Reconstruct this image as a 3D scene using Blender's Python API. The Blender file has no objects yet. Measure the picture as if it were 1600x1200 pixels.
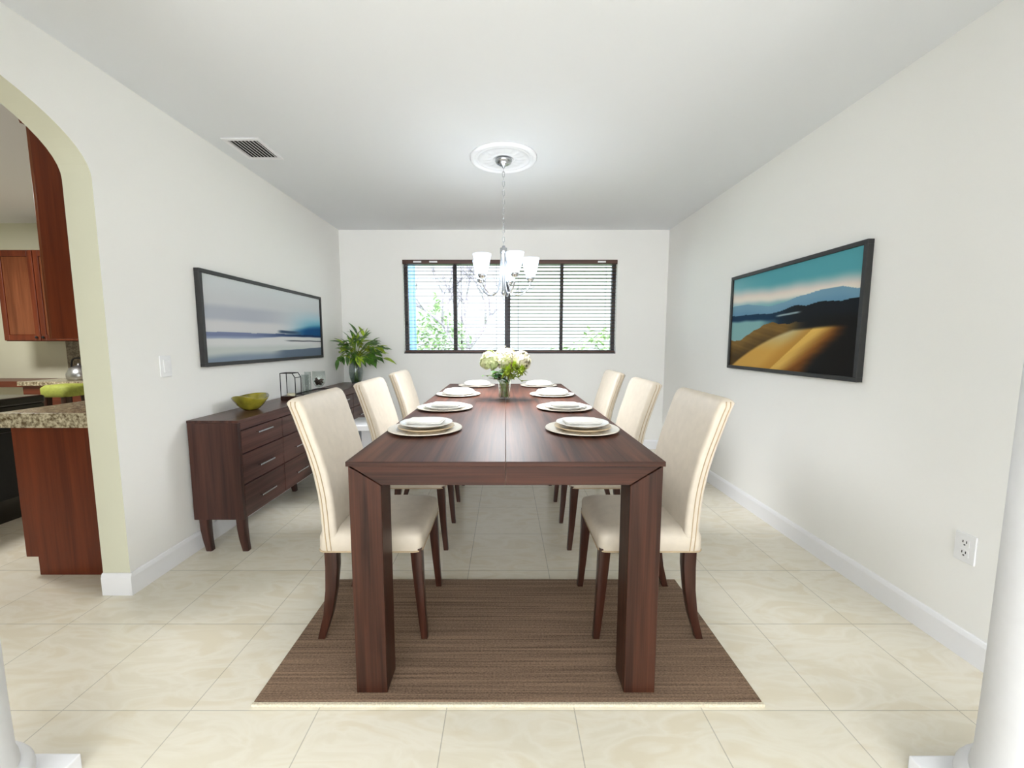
import bpy, bmesh, math, random
from math import sin, cos, pi, radians as R
from mathutils import Vector, Matrix
C = bpy.context.scene.collection
sc = bpy.context.scene

# ------------------------------------------------------------------ camera
cd = bpy.data.cameras.new('camera'); cam = bpy.data.objects.new('camera', cd); C.objects.link(cam)
F_PX = 640.0
cd.sensor_fit = 'HORIZONTAL'; cd.sensor_width = 36.0; cd.lens = 36.0 * F_PX / 1600.0
cd.shift_x = 10.0 / 1600.0; cd.clip_start = 0.02
cam.location = (0, 0, 1.25)
cam.rotation_euler = (pi/2 - math.atan(65.0 / F_PX), 0, 0)
sc.camera = cam

# ------------------------------------------------------------------ sky and exposure
w = bpy.data.worlds.new('sky'); sc.world = w; w.use_nodes = True
bg = w.node_tree.nodes['Background']
bg.inputs[0].default_value = (0.94, 0.97, 1.0, 1); bg.inputs[1].default_value = 3.6
sc.view_settings.view_transform = 'Standard'; sc.view_settings.look = 'None'
sc.view_settings.gamma = 1.0; sc.view_settings.use_curve_mapping = False
sc.view_settings.exposure = 1.08

# ------------------------------------------------------------------ materials
def lin(c):
    out = []
    for v in c[:3]:
        v /= 255.0
        out.append(v/12.92 if v <= 0.04045 else ((v+0.055)/1.055)**2.4)
    return (*out, 1.0)
def new_mat(name):
    m = bpy.data.materials.new(name); m.use_nodes = True
    return m, m.node_tree.nodes, m.node_tree.links, m.node_tree.nodes['Principled BSDF']
def plain(name, rgb, rough=0.5, metal=0.0, noise=0.0, nscale=30.0, bump=0.0, spec=0.5, coat=0.0):
    m, N, L, b = new_mat(name)
    b.inputs['Base Color'].default_value = lin(rgb); b.inputs['Roughness'].default_value = rough
    b.inputs['Metallic'].default_value = metal; b.inputs['Specular IOR Level'].default_value = spec
    b.inputs['Coat Weight'].default_value = coat
    if noise or bump:
        tc = N.new('ShaderNodeTexCoord'); n = N.new('ShaderNodeTexNoise')
        n.inputs['Scale'].default_value = nscale; n.inputs['Detail'].default_value = 5
        L.new(tc.outputs['Object'], n.inputs['Vector'])
        if noise:
            r = N.new('ShaderNodeValToRGB')
            r.color_ramp.elements[0].position = 0.3; r.color_ramp.elements[1].position = 0.7
            r.color_ramp.elements[0].color = lin([max(0, c*(1-noise)) for c in rgb])
            r.color_ramp.elements[1].color = lin([min(255, c*(1+noise)) for c in rgb])
            L.new(n.outputs['Fac'], r.inputs[0]); L.new(r.outputs[0], b.inputs['Base Color'])
        if bump:
            bp = N.new('ShaderNodeBump'); bp.inputs['Strength'].default_value = bump; bp.inputs['Distance'].default_value = 0.002
            L.new(n.outputs['Fac'], bp.inputs['Height']); L.new(bp.outputs[0], b.inputs['Normal'])
    return m
def wood(name, dark, light, axis, rough=0.35, coat=0.0, freq=38.0, spec=0.35):
    m, N, L, b = new_mat(name)
    tc = N.new('ShaderNodeTexCoord'); mp = N.new('ShaderNodeMapping')
    s = [freq]*3; s[axis] = 1.1
    mp.inputs['Scale'].default_value = s
    n = N.new('ShaderNodeTexNoise'); n.inputs['Scale'].default_value = 1.0; n.inputs['Detail'].default_value = 6; n.inputs['Distortion'].default_value = 0.5
    mp2 = N.new('ShaderNodeMapping'); s2 = [freq*5]*3; s2[axis] = 3.0; mp2.inputs['Scale'].default_value = s2
    n2 = N.new('ShaderNodeTexNoise'); n2.inputs['Scale'].default_value = 1.0; n2.inputs['Detail'].default_value = 3
    r = N.new('ShaderNodeValToRGB'); r.color_ramp.elements[0].position = 0.32; r.color_ramp.elements[1].position = 0.72
    r.color_ramp.elements[0].color = lin(dark); r.color_ramp.elements[1].color = lin(light)
    ad = N.new('ShaderNodeMath'); ad.operation = 'MULTIPLY_ADD'; ad.inputs[1].default_value = 0.35
    su = N.new('ShaderNodeMath'); su.operation = 'SUBTRACT'; su.inputs[1].default_value = 0.175
    L.new(tc.outputs['Object'], mp.inputs[0]); L.new(tc.outputs['Object'], mp2.inputs[0])
    L.new(mp.outputs[0], n.inputs['Vector']); L.new(mp2.outputs[0], n2.inputs['Vector'])
    L.new(n2.outputs['Fac'], ad.inputs[0]); L.new(n.outputs['Fac'], ad.inputs[2])
    L.new(ad.outputs[0], su.inputs[0]); L.new(su.outputs[0], r.inputs[0]); L.new(r.outputs[0], b.inputs['Base Color'])
    b.inputs['Specular IOR Level'].default_value = spec
    b.inputs['Roughness'].default_value = rough; b.inputs['Coat Weight'].default_value = coat; b.inputs['Coat Roughness'].default_value = 0.15
    return m
def glass(name, tint=(245, 250, 250), blend=0.12, rough=0.02):
    m, N, L, b = new_mat(name); N.remove(b)
    out = N['Material Output']; t = N.new('ShaderNodeBsdfTransparent'); g = N.new('ShaderNodeBsdfGlossy')
    t.inputs[0].default_value = lin(tint); g.inputs['Roughness'].default_value = rough
    lw = N.new('ShaderNodeLayerWeight'); lw.inputs[0].default_value = blend; mx = N.new('ShaderNodeMixShader')
    lw.inputs[0].default_value = 0.5; pw = N.new('ShaderNodeMath'); pw.operation = 'POWER'; pw.inputs[1].default_value = 3.0
    ml = N.new('ShaderNodeMath'); ml.operation = 'MULTIPLY_ADD'; ml.inputs[1].default_value = 2.0*blend; ml.inputs[2].default_value = 0.25*blend
    L.new(lw.outputs['Facing'], pw.inputs[0]); L.new(pw.outputs[0], ml.inputs[0]); L.new(ml.outputs[0], mx.inputs[0]); L.new(t.outputs[0], mx.inputs[1]); L.new(g.outputs[0], mx.inputs[2]); L.new(mx.outputs[0], out.inputs[0])
    return m
def floor_tile():
    m, N, L, b = new_mat('cream_floor_tile')
    ge = N.new('ShaderNodeNewGeometry'); mp = N.new('ShaderNodeMapping')
    mp.inputs['Location'].default_value = (0.202 + 0.437*20, -1.278 + 0.432*20, 0)
    br = N.new('ShaderNodeTexBrick'); br.offset = 0.0; br.squash = 1.0
    br.inputs['Scale'].default_value = 1.0; br.inputs['Brick Width'].default_value = 0.437; br.inputs['Row Height'].default_value = 0.432
    br.inputs['Mortar Size'].default_value = 0.0019; br.inputs['Mortar Smooth'].default_value = 0.2; br.inputs['Bias'].default_value = 0.0
    br.inputs['Color1'].default_value = lin((235, 229, 213)); br.inputs['Color2'].default_value = lin((230, 224, 207)); br.inputs['Mortar'].default_value = lin((192, 187, 172))
    L.new(ge.outputs['Position'], mp.inputs[0]); L.new(mp.outputs[0], br.inputs['Vector'])
    n = N.new('ShaderNodeTexNoise'); n.inputs['Scale'].default_value = 5.0; n.inputs['Detail'].default_value = 8; n.inputs['Distortion'].default_value = 1.6
    mp2 = N.new('ShaderNodeMapping'); mp2.inputs['Rotation'].default_value = (0, 0, R(35)); mp2.inputs['Scale'].default_value = (0.7, 1.9, 1)
    L.new(ge.outputs['Position'], mp2.inputs[0]); L.new(mp2.outputs[0], n.inputs['Vector'])
    r = N.new('ShaderNodeValToRGB'); E = r.color_ramp.elements
    E[0].position = 0.36; E[0].color = lin((238, 230, 212)); E[1].position = 0.5; E[1].color = (1, 1, 1, 1)
    e = E.new(0.62); e.color = lin((240, 236, 226))
    L.new(n.outputs['Fac'], r.inputs[0])
    mx = N.new('ShaderNodeMix'); mx.data_type = 'RGBA'; mx.blend_type = 'MULTIPLY'; mx.inputs[0].default_value = 0.45
    L.new(br.outputs['Color'], mx.inputs[6]); L.new(r.outputs[0], mx.inputs[7]); L.new(mx.outputs[2], b.inputs['Base Color'])
    b.inputs['Roughness'].default_value = 0.22
    bp = N.new('ShaderNodeBump'); bp.inputs['Strength'].default_value = 0.25; bp.inputs['Distance'].default_value = 0.001; bp.invert = True
    L.new(br.outputs['Fac'], bp.inputs['Height']); L.new(bp.outputs[0], b.inputs['Normal'])
    return m
def rug_weave():
    m, N, L, b = new_mat('brown_rug_weave')
    tc = N.new('ShaderNodeTexCoord'); mp = N.new('ShaderNodeMapping'); mp.inputs['Scale'].default_value = (130, 260, 1)
    n = N.new('ShaderNodeTexNoise'); n.inputs['Scale'].default_value = 1; n.inputs['Detail'].default_value = 4
    mp2 = N.new('ShaderNodeMapping'); mp2.inputs['Scale'].default_value = (1.5, 110, 1)
    n2 = N.new('ShaderNodeTexNoise'); n2.inputs['Scale'].default_value = 1; n2.inputs['Detail'].default_value = 2
    ad = N.new('ShaderNodeMath'); ad.operation = 'ADD'
    r = N.new('ShaderNodeValToRGB'); r.color_ramp.elements[0].position = 0.8; r.color_ramp.elements[1].position = 1.0
    dv = N.new('ShaderNodeMath'); dv.operation = 'MULTIPLY'; dv.inputs[1].default_value = 0.5
    r.color_ramp.elements[0].position = 0.38; r.color_ramp.elements[1].position = 0.62
    r.color_ramp.elements[0].color = lin((88, 69, 53)); r.color_ramp.elements[1].color = lin((146, 120, 98))
    for a in (mp, mp2): L.new(tc.outputs['Object'], a.inputs[0])
    L.new(mp.outputs[0], n.inputs['Vector']); L.new(mp2.outputs[0], n2.inputs['Vector'])
    L.new(n.outputs['Fac'], ad.inputs[0]); L.new(n2.outputs['Fac'], ad.inputs[1]); L.new(ad.outputs[0], dv.inputs[0])
    L.new(dv.outputs[0], r.inputs[0]); L.new(r.outputs[0], b.inputs['Base Color']); b.inputs['Roughness'].default_value = 0.95
    bp = N.new('ShaderNodeBump'); bp.inputs['Strength'].default_value = 0.6; bp.inputs['Distance'].default_value = 0.003
    L.new(dv.outputs[0], bp.inputs['Height']); L.new(bp.outputs[0], b.inputs['Normal'])
    return m
def granite(name, a, c):
    m, N, L, b = new_mat(name)
    tc = N.new('ShaderNodeTexCoord'); v = N.new('ShaderNodeTexNoise'); v.inputs['Scale'].default_value = 45; v.inputs['Detail'].default_value = 8; v.inputs['Roughness'].default_value = 0.75
    r = N.new('ShaderNodeValToRGB'); r.color_ramp.elements[0].position = 0.4; r.color_ramp.elements[1].position = 0.6
    r.color_ramp.elements[0].color = lin(a); r.color_ramp.elements[1].color = lin(c)
    L.new(tc.outputs['Object'], v.inputs['Vector']); L.new(v.outputs['Fac'], r.inputs[0]); L.new(r.outputs[0], b.inputs['Base Color'])
    b.inputs['Roughness'].default_value = 0.15
    return m
def painted(name):
    m, N, L, b = new_mat(name)
    a = N.new('ShaderNodeVertexColor'); a.layer_name = 'Col'; L.new(a.outputs[0], b.inputs['Base Color'])
    b.inputs['Roughness'].default_value = 0.6; b.inputs['Specular IOR Level'].default_value = 0.12
    return m
def lamp_glass():
    m, N, L, b = new_mat('frosted_lamp_glass')
    b.inputs['Base Color'].default_value = lin((236, 243, 250)); b.inputs['Roughness'].default_value = 0.5
    b.inputs['Emission Color'].default_value = (0.82, 0.91, 1.0, 1); b.inputs['Emission Strength'].default_value = 0.12
    t = N.new('ShaderNodeBsdfTranslucent'); t.inputs[0].default_value = lin((240, 246, 252))
    mx = N.new('ShaderNodeMixShader'); mx.inputs[0].default_value = 0.5
    tr = N.new('ShaderNodeBsdfTransparent'); tr.inputs[0].default_value = lin((250, 252, 255)); m2 = N.new('ShaderNodeMixShader'); m2.inputs[0].default_value = 0.55
    L.new(b.outputs[0], mx.inputs[1]); L.new(t.outputs[0], mx.inputs[2]); L.new(mx.outputs[0], m2.inputs[1]); L.new(tr.outputs[0], m2.inputs[2]); L.new(m2.outputs[0], N['Material Output'].inputs[0])
    return m

M = {}
M['wall'] = plain('wall_paint', (243, 242, 238), 0.75, bump=0.04, nscale=180, spec=0.3)
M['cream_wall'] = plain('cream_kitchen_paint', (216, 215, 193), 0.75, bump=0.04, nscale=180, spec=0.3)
M['ceil'] = plain('ceiling_paint', (233, 235, 237), 0.85, spec=0.2)
M['trim'] = plain('white_trim_paint', (240, 240, 242), 0.4)
M['floor'] = floor_tile()
M['rug'] = rug_weave(); M['binding'] = plain('rug_binding', (205, 195, 172), 0.9, noise=0.1, nscale=200)
TD, TL_ = (36, 19, 13), (74, 42, 29)
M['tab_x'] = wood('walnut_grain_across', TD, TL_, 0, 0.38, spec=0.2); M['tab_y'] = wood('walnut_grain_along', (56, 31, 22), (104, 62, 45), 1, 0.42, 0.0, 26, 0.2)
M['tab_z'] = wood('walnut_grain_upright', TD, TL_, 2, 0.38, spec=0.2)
SD, SL = (52, 31, 27), (92, 60, 52)
M['sb_y'] = wood('sideboard_veneer_along', SD, SL, 1, 0.3, 0.0, 30); M['sb_z'] = wood('sideboard_veneer_upright', (46, 26, 22), (78, 48, 40), 2, 0.32, 0.0, 26)
M['leg'] = wood('dark_leg_wood', (38, 19, 13), (66, 36, 25), 2, 0.3)
M['leather'] = plain('cream_leather', (198, 187, 170), 0.5, noise=0.02, nscale=25, bump=0.05)
M['welt'] = plain('tan_welt', (176, 155, 124), 0.6, noise=0.05)
M['china'] = plain('white_china', (240, 238, 232), 0.18, coat=0.3, noise=0.01)
M['cream_china'] = plain('cream_china', (228, 218, 202), 0.22, coat=0.2, noise=0.01)
M['beige_china'] = plain('beige_stoneware', (198, 176, 142), 0.3, noise=0.03)
M['linen'] = plain('white_linen', (238, 236, 230), 0.85, noise=0.02, nscale=120, bump=0.15)
M['steel'] = plain('brushed_nickel', (196, 198, 202), 0.25, 1.0, noise=0.02)
M['black_metal'] = plain('black_metal', (30, 30, 31), 0.4, 0.6, noise=0.1)
M['frame'] = plain('charcoal_frame', (38, 38, 38), 0.5, noise=0.08)
M['bronze'] = plain('dark_bronze_frame', (62, 60, 64), 0.45, 0.2, noise=0.05)
M['blind'] = wood('blind_wood', (66, 46, 40), (104, 76, 66), 0, 0.4, 0.0, 60)
M['cord'] = plain('blind_cord', (40, 34, 32), 0.8, noise=0.05)
M['pane'] = glass('window_glass', (248, 252, 252), 0.05); M['vase_glass'] = glass('clear_vase_glass', (246, 249, 248), 0.22)
M['smoke_glass'] = glass('grey_vase_glass', (222, 227, 227), 0.26)
M['water'] = glass('vase_water', (240, 247, 242), 0.1)
M['lamp'] = lamp_glass()
M['plaster'] = plain('white_plaster', (240, 241, 244), 0.7, noise=0.005)
M['plate_white'] = plain('white_plastic', (238, 238, 238), 0.35, noise=0.005)
M['dark'] = plain('dark_parts_and_shade', (22, 24, 24), 0.8, noise=0.1)  # near black of dark parts, also painted shade in gaps and vent
M['grey_metal'] = plain('grey_metal', (138, 142, 150), 0.35, 0.7, noise=0.04)
M['white_lacquer'] = plain('white_lacquer', (240, 240, 242), 0.25, noise=0.005)
M['leaf'] = plain('green_leaf', (64, 104, 30), 0.4, noise=0.35, nscale=18); M['leaf_lime'] = plain('lime_leaf', (142, 166, 44), 0.45, noise=0.25, nscale=25)
M['leaf_dark'] = plain('deep_green_leaf', (44, 84, 42), 0.4, noise=0.3, nscale=25)
M['stem'] = plain('green_stem', (112, 140, 62), 0.5, noise=0.2)
M['petal'] = plain('cream_petal', (198, 192, 164), 0.6, noise=0.05, nscale=40); M['petal_lime'] = plain('lime_petal', (132, 150, 34), 0.6, noise=0.2, nscale=60)
M['petal_pale'] = plain('pale_green_petal', (186, 191, 142), 0.6, noise=0.06, nscale=40)
M['twig'] = plain('brown_twig', (96, 74, 44), 0.7, noise=0.2)
M['olive_glass'] = plain('olive_glaze', (120, 112, 36), 0.15, noise=0.4, nscale=9, coat=0.5)
M['stones'] = plain('dark_stones', (58, 42, 34), 0.5, noise=0.5, nscale=60)
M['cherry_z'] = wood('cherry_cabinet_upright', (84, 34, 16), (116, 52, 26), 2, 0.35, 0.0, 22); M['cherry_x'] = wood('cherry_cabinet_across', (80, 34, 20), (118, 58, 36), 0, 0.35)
M['cherry_lit'] = wood('cherry_lit_panel', (98, 50, 26), (134, 78, 48), 2, 0.3, 0.0, 22)  # lighter cherry copy, light on the door faces put into its colour
M['granite'] = granite('tan_granite', (96, 80, 56), (206, 194, 164)); M['granite_dark'] = granite('brown_granite', (78, 66, 50), (138, 122, 100))
M['black_gloss'] = plain('black_enamel', (20, 18, 18), 0.2, noise=0.1)
M['lime_cloth'] = plain('lime_upholstery', (150, 158, 66), 0.7, noise=0.06, nscale=60)
M['silver'] = plain('stainless_steel', (190, 192, 194), 0.3, 0.9, noise=0.03)
M['grass'] = plain('lawn_green', (120, 150, 92), 0.9, noise=0.25, nscale=6); M['bark'] = plain('grey_bark', (144, 135, 148), 0.9, noise=0.2)
M['hedge'] = plain('hedge_leaves', (150, 172, 130), 0.8, noise=0.3, nscale=14); M['blue_wall'] = plain('pale_blue_stucco', (120, 160, 205), 0.8, noise=0.02)
M['stucco'] = plain('pale_lilac_stucco', (160, 158, 167), 0.85, noise=0.02)
M['art'] = painted('painted_canvas')

# ------------------------------------------------------------------ mesh helpers
def obj(name, bm, mat, parent=None, smooth=False, loc=None):
    bmesh.ops.recalc_face_normals(bm, faces=bm.faces[:])
    me = bpy.data.meshes.new(name); bm.to_mesh(me); bm.free()
    for p in me.polygons: p.use_smooth = bool(smooth)
    for m in (mat if isinstance(mat, (list, tuple)) else [mat]): me.materials.append(m)
    o = bpy.data.objects.new(name, me); C.objects.link(o)
    if parent: o.parent = parent
    if loc: o.location = loc
    if smooth == 'auto':
        try: me.set_sharp_from_angle(angle=R(35))
        except Exception: pass
    return o
def tag(o, label, cat, group=None, kind=None):
    o['label'] = label; o['category'] = cat
    if group: o['group'] = group
    if kind: o['kind'] = kind
    return o
def thing(name, label, cat, loc=(0, 0, 0), rz=0.0, group=None, kind=None):
    o = bpy.data.objects.new(name, None); C.objects.link(o); o.empty_display_size = 0.1
    o.location = loc; o.rotation_euler = (0, 0, rz)
    return tag(o, label, cat, group, kind)
def dup(root, loc, rz, label, group=None):
    r = root.copy(); C.objects.link(r); r.location = loc; r.rotation_euler = (0, 0, rz); r['label'] = label
    if group: r['group'] = group
    for ch in list(root.children):
        c = ch.copy(); C.objects.link(c); c.parent = r
        for g in list(ch.children):
            d = g.copy(); C.objects.link(d); d.parent = c
    return r
def box(bm, x0, x1, y0, y1, z0, z1, bev=0.0, seg=2):
    r = bmesh.ops.create_cube(bm, size=1.0)
    vs = r['verts']
    for v in vs:
        v.co = Vector(((x0+x1)/2 + v.co.x*(x1-x0), (y0+y1)/2 + v.co.y*(y1-y0), (z0+z1)/2 + v.co.z*(z1-z0)))
    if bev > 0:
        es = list({e for v in vs for e in v.link_edges})
        bmesh.ops.bevel(bm, geom=es, offset=bev, segments=seg, affect='EDGES', profile=0.5)
def bx(*a, **k):
    bm = bmesh.new(); box(bm, *a, **k); return bm
def prism(bm, pts, a, b, plane):
    """extrude a 2D outline: plane 'xz' along y, 'yz' along x, 'xy' along z"""
    f = {'xz': lambda p, t: (p[0], t, p[1]), 'yz': lambda p, t: (t, p[0], p[1]), 'xy': lambda p, t: (p[0], p[1], t)}[plane]
    A = [bm.verts.new(f(p, a)) for p in pts]; B = [bm.verts.new(f(p, b)) for p in pts]
    n = len(pts)
    bm.faces.new(A); bm.faces.new(B[::-1])
    for i in range(n): bm.faces.new((A[i], A[(i+1) % n], B[(i+1) % n], B[i]))
def loft(bm, rings, cap=True, closed=False):
    V = [[bm.verts.new(p) for p in r] for r in rings]
    n = len(rings[0]); m = len(V)
    for i in range(m if closed else m-1):
        a, b = V[i], V[(i+1) % m]
        for j in range(n): bm.faces.new((a[j], a[(j+1) % n], b[(j+1) % n], b[j]))
    if cap and not closed:
        bm.faces.new(V[0][::-1]); bm.faces.new(V[-1])
def rrect(cx, cy, z, hx, hy, r, seg=4):
    r = min(r, hx*0.999, hy*0.999); pts = []
    for k, (sx, sy) in enumerate(((1, 1), (-1, 1), (-1, -1), (1, -1))):
        for i in range(seg+1):
            a = k*pi/2 + i/seg*pi/2
            pts.append((cx + sx*(hx-r) + r*cos(a), cy + sy*(hy-r) + r*sin(a), z))
    return pts
def lathe(bm, prof, seg=32, c=(0, 0, 0), cap=True, sx=1.0, sy=1.0):
    rings = [[(c[0] + r*sx*cos(2*pi*i/seg), c[1] + r*sy*sin(2*pi*i/seg), c[2]+z) for i in range(seg)] for r, z in prof]
    loft(bm, rings, cap)
def smooth_path(P, n=6):
    P = [Vector(p) for p in P]; out = []
    for i in range(len(P)-1):
        p0, p1, p2, p3 = P[max(i-1, 0)], P[i], P[i+1], P[min(i+2, len(P)-1)]
        for k in range(n):
            t = k/n
            out.append(0.5*((2*p1) + (p2-p0)*t + (2*p0-5*p1+4*p2-p3)*t*t + (3*p1-p0-3*p2+p3)*t**3))
    out.append(P[-1]); return out
def tube(bm, P, r, seg=8, closed=False):
    P = [Vector(p) for p in P]; n = len(P)
    rr = r if isinstance(r, (list, tuple)) else [r]*n
    rings = []; prev = None
    for i in range(n):
        a = P[(i-1) % n] if closed or i > 0 else P[i]; b = P[(i+1) % n] if closed or i < n-1 else P[i]
        t = (b-a).normalized()
        if prev is None:
            u = t.orthogonal().normalized()
        else:
            u = (prev - t*prev.dot(t))
            u = u.normalized() if u.length > 1e-6 else t.orthogonal().normalized()
        prev = u; v = t.cross(u)
        rings.append([tuple(P[i] + rr[i]*(cos(2*pi*k/seg)*u + sin(2*pi*k/seg)*v)) for k in range(seg)])
    loft(bm, rings, True, closed)
def ball(bm, c, r, seg=12, rings=8, sx=1, sy=1, sz=1):
    lathe(bm, [(max(r*sin(pi*k/rings), r*0.02), -r*cos(pi*k/rings)*sz) for k in range(rings+1)], seg, c, True, sx, sy)
def leaf(bm, base, d, up, length, width, bend=0.3, fold=0.25, n=6):
    """one leaf blade that arches along direction d, folded along its midrib"""
    d = Vector(d).normalized(); up = Vector(up); side = d.cross(up)
    side = side.normalized() if side.length > 1e-4 else d.orthogonal().normalized()
    nrm = side.cross(d).normalized(); base = Vector(base); rows = []
    for i in range(n+1):
        t = i/n; wv = width*0.5*max(sin(pi*t**0.75), 0.02) ; p = base + d*length*t - nrm*bend*length*t*t
        rows.append([bm.verts.new(p + s*side*wv + nrm*(abs(s)*fold*wv)) for s in (-1, 0, 1)])
    for i in range(n):
        for j in (0, 1): bm.faces.new((rows[i][j], rows[i][j+1], rows[i+1][j+1], rows[i+1][j]))

# ------------------------------------------------------------------ dimensions of the room (metres, camera above the origin)
XL, XLK, XR, YB, YF, H = -1.865, -2.0, 1.83, 4.72, -3.2, 2.5
XK, YK = -6.4, 4.47
WX0, WX1, WZ0, WZ1 = -1.165, 1.262, 1.122, 2.175
JY, JY0, SPR, RISE = 1.93, 0.19, 1.98, 0.33

# floor, ceiling, walls
tag(obj('floor', bx(XK-0.1, XR+0.12, YF, YB+0.14, -0.1, 0.0), M['floor']), 'cream polished square floor tiles with thin grout lines', 'floor', kind='structure')
tag(obj('ceiling', bx(XK-0.1, XR+0.12, YF, YB+0.14, H, H+0.12), M['ceil']), 'smooth white ceiling above the dining table', 'ceiling', kind='structure')
bm = bmesh.new()
box(bm, XLK, WX0, YB, YB+0.14, 0, H); box(bm, WX1, XR+0.12, YB, YB+0.14, 0, H)
box(bm, WX0, WX1, YB, YB+0.14, 0, WZ0); box(bm, WX0, WX1, YB, YB+0.14, WZ1, H)
tag(obj('wall_back', bm, M['wall']), 'off white far wall holding the wide window', 'wall', kind='structure')
tag(obj('wall_right', bx(XR, XR+0.12, YF, YB, 0, H), M['wall']), 'plain off white wall on the right behind the dune painting', 'wall', kind='structure')
bm = bmesh.new()
cy_, hw = (JY+JY0)/2, (JY-JY0)/2
arch = [(cy_ + hw*cos(a), SPR + RISE*sin(a)) for a in [pi*k/36 for k in range(37)]]
prism(bm, [(YB, 0), (JY, 0)] + arch + [(JY0, 0), (YF, 0), (YF, H), (YB, H)], XLK, XL, 'yz')
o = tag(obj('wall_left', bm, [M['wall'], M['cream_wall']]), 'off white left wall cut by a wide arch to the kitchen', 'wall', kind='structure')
tag(obj('wall_kitchen', bx(XK, XLK, YK, YK+0.1, 0, H), M['cream_wall']), 'pale kitchen wall seen far through the arch', 'wall', kind='structure')
tag(obj('wall_kitchen_blocker', bx(XK, XLK, YF, YF+0.1, 0, H), M['cream_wall']), 'unseen kitchen wall added behind the viewer to keep sky light out', 'wall', kind='structure')  # unseen, added to keep sky light out of the kitchen
tag(obj('wall_kitchen_side', bx(XK-0.1, XK, YF, YK+0.1, 0, H), M['cream_wall']), 'pale side wall of the kitchen beyond the arch', 'wall', kind='structure')
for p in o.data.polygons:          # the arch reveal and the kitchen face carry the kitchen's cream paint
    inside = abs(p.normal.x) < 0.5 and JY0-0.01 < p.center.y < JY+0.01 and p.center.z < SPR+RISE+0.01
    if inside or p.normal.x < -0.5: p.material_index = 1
def baseboard(name, outline, a, b, plane, label):
    bm = bmesh.new(); prism(bm, outline, a, b, plane); tag(obj(name, bm, M['trim']), label, 'baseboard', kind='structure')
BH = 0.112
def bprof(x, s): return [(x, 0), (x+s*0.014, 0), (x+s*0.014, BH-0.02), (x+s*0.008, BH-0.004), (x+s*0.004, BH), (x, BH)]
baseboard('baseboard_right', bprof(XR, -1), YF, YB, 'xz', 'white baseboard along the foot of the right wall')
baseboard('baseboard_left', bprof(XL, 1), JY, YB, 'xz', 'white baseboard along the left wall behind the sideboard')
baseboard('baseboard_back', bprof(YB, -1), XL+0.014, XR-0.014, 'yz', 'white baseboard along the far wall under the window')
baseboard('baseboard_arch', bprof(JY, -1), XLK-0.0, XL+0.014, 'yz', 'white baseboard wrapping the foot of the arch jamb')

# ------------------------------------------------------------------ window
wn = thing('window_1', 'wide four pane window with dark bronze frame in the far wall', 'window', (0, YB, WZ0), kind='structure')
bm = bmesh.new(); hgt = WZ1-WZ0
for a in ((WX0, WX0+0.04, 0, hgt), (WX1-0.04, WX1, 0, hgt), (WX0+0.04, WX1-0.04, 0, 0.04), (WX0+0.04, WX1-0.04, hgt-0.045, hgt)):
    box(bm, a[0], a[1], 0.07, 0.12, a[2], a[3])
obj('frame', bm, M['bronze'], wn)
for xm, wd in ((-0.582, 0.042), (0.022, 0.064), (0.645, 0.034)):
    obj('mullion', bx(xm-wd/2, xm+wd/2, 0.065, 0.125, 0.04, hgt-0.045), M['bronze'], wn)
edges = [WX0+0.04, -0.582-0.021, -0.582+0.021, 0.022-0.032, 0.022+0.032, 0.645-0.017, 0.645+0.017, WX1-0.04]
for k in range(4):
    obj('pane', bx(edges[2*k], edges[2*k+1], 0.093, 0.097, 0.04, hgt-0.045), M['pane'], wn)
bm = bx(WX0, WX1, 0.0, 0.068, 0.0, 0.012); obj('sill', bm, M['bronze'], wn)

def blind(name, x0, x1, tilt, label, tags):
    t = thing(name, label, 'blind', ((x0+x1)/2, YB+0.03, WZ1), 0, 'dark wood blinds in the window')
    h = (x1-x0)/2
    hr = obj('headrail', bx(-h, h, -0.036, 0.03, -0.046, -0.001, bev=0.003), M['blind'], t)
    for q in tags: obj('white_patch', bx(q-0.045, q+0.045, -0.0385, -0.0362, -0.034, -0.016), M['plate_white'], hr)['label'] = 'small white patch'  # thin white plates on the headrail front
    bm = bmesh.new(); n = 24; top, bot = -0.083, -hgt+0.062
    for i in range(n):
        z = top + (bot-top)*i/(n-1); a = R(tilt)
        rings = []
        for x in (-h+0.006, h-0.006):
            rings.append([(x, cos(a)*u - sin(a)*v, z + sin(a)*u + cos(a)*v) for u, v in ((-0.025, -0.0013), (0.025, -0.0013), (0.025, 0.0013), (0, 0.0024), (-0.025, 0.0013))])
        loft(bm, rings)
    obj('slats', bm, M['blind'], t)
    obj('bottom_rail', bx(-h+0.006, h-0.006, -0.024, 0.024, -hgt+0.014, -hgt+0.034, bev=0.003), M['blind'], t)
    for q in (-h+0.12, 0.0, h-0.12):
        bm = bmesh.new()
        for yy in (-0.027, 0.027): box(bm, q-0.0012, q+0.0012, yy-0.0006, yy+0.0006, -hgt+0.03, -0.04)
        obj('ladder_cord', bm, M['cord'], t)
    return t
b1 = blind('venetian_blind', WX0+0.004, 0.016, 4, 'left dark wood venetian blind, slats open, trees showing behind', (-0.42, -0.24))
b2 = blind('venetian_blind', 0.024, WX1-0.004, -5, 'right dark wood venetian blind, its brown slats slightly tilted', (0.44,))
def pull(t, x, z0, z1):
    bm = bmesh.new(); tube(bm, [(x, -0.042, z0), (x+0.004, -0.043, (z0+z1)/2), (x+0.002, -0.043, z1)], 0.0022, 6)
    o = obj('pull_cord', bm, M['cord'], t)
    bm = bmesh.new(); lathe(bm, [(0.003, 0.03), (0.008, 0.02), (0.009, 0.0), (0.006, -0.012)], 10, (x+0.002, -0.043, z1)); obj('tassel', bm, M['cord'], o, True)
pull(b1, -0.555, -0.02, -0.72); pull(b1, 0.07, -0.02, -0.93)

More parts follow.
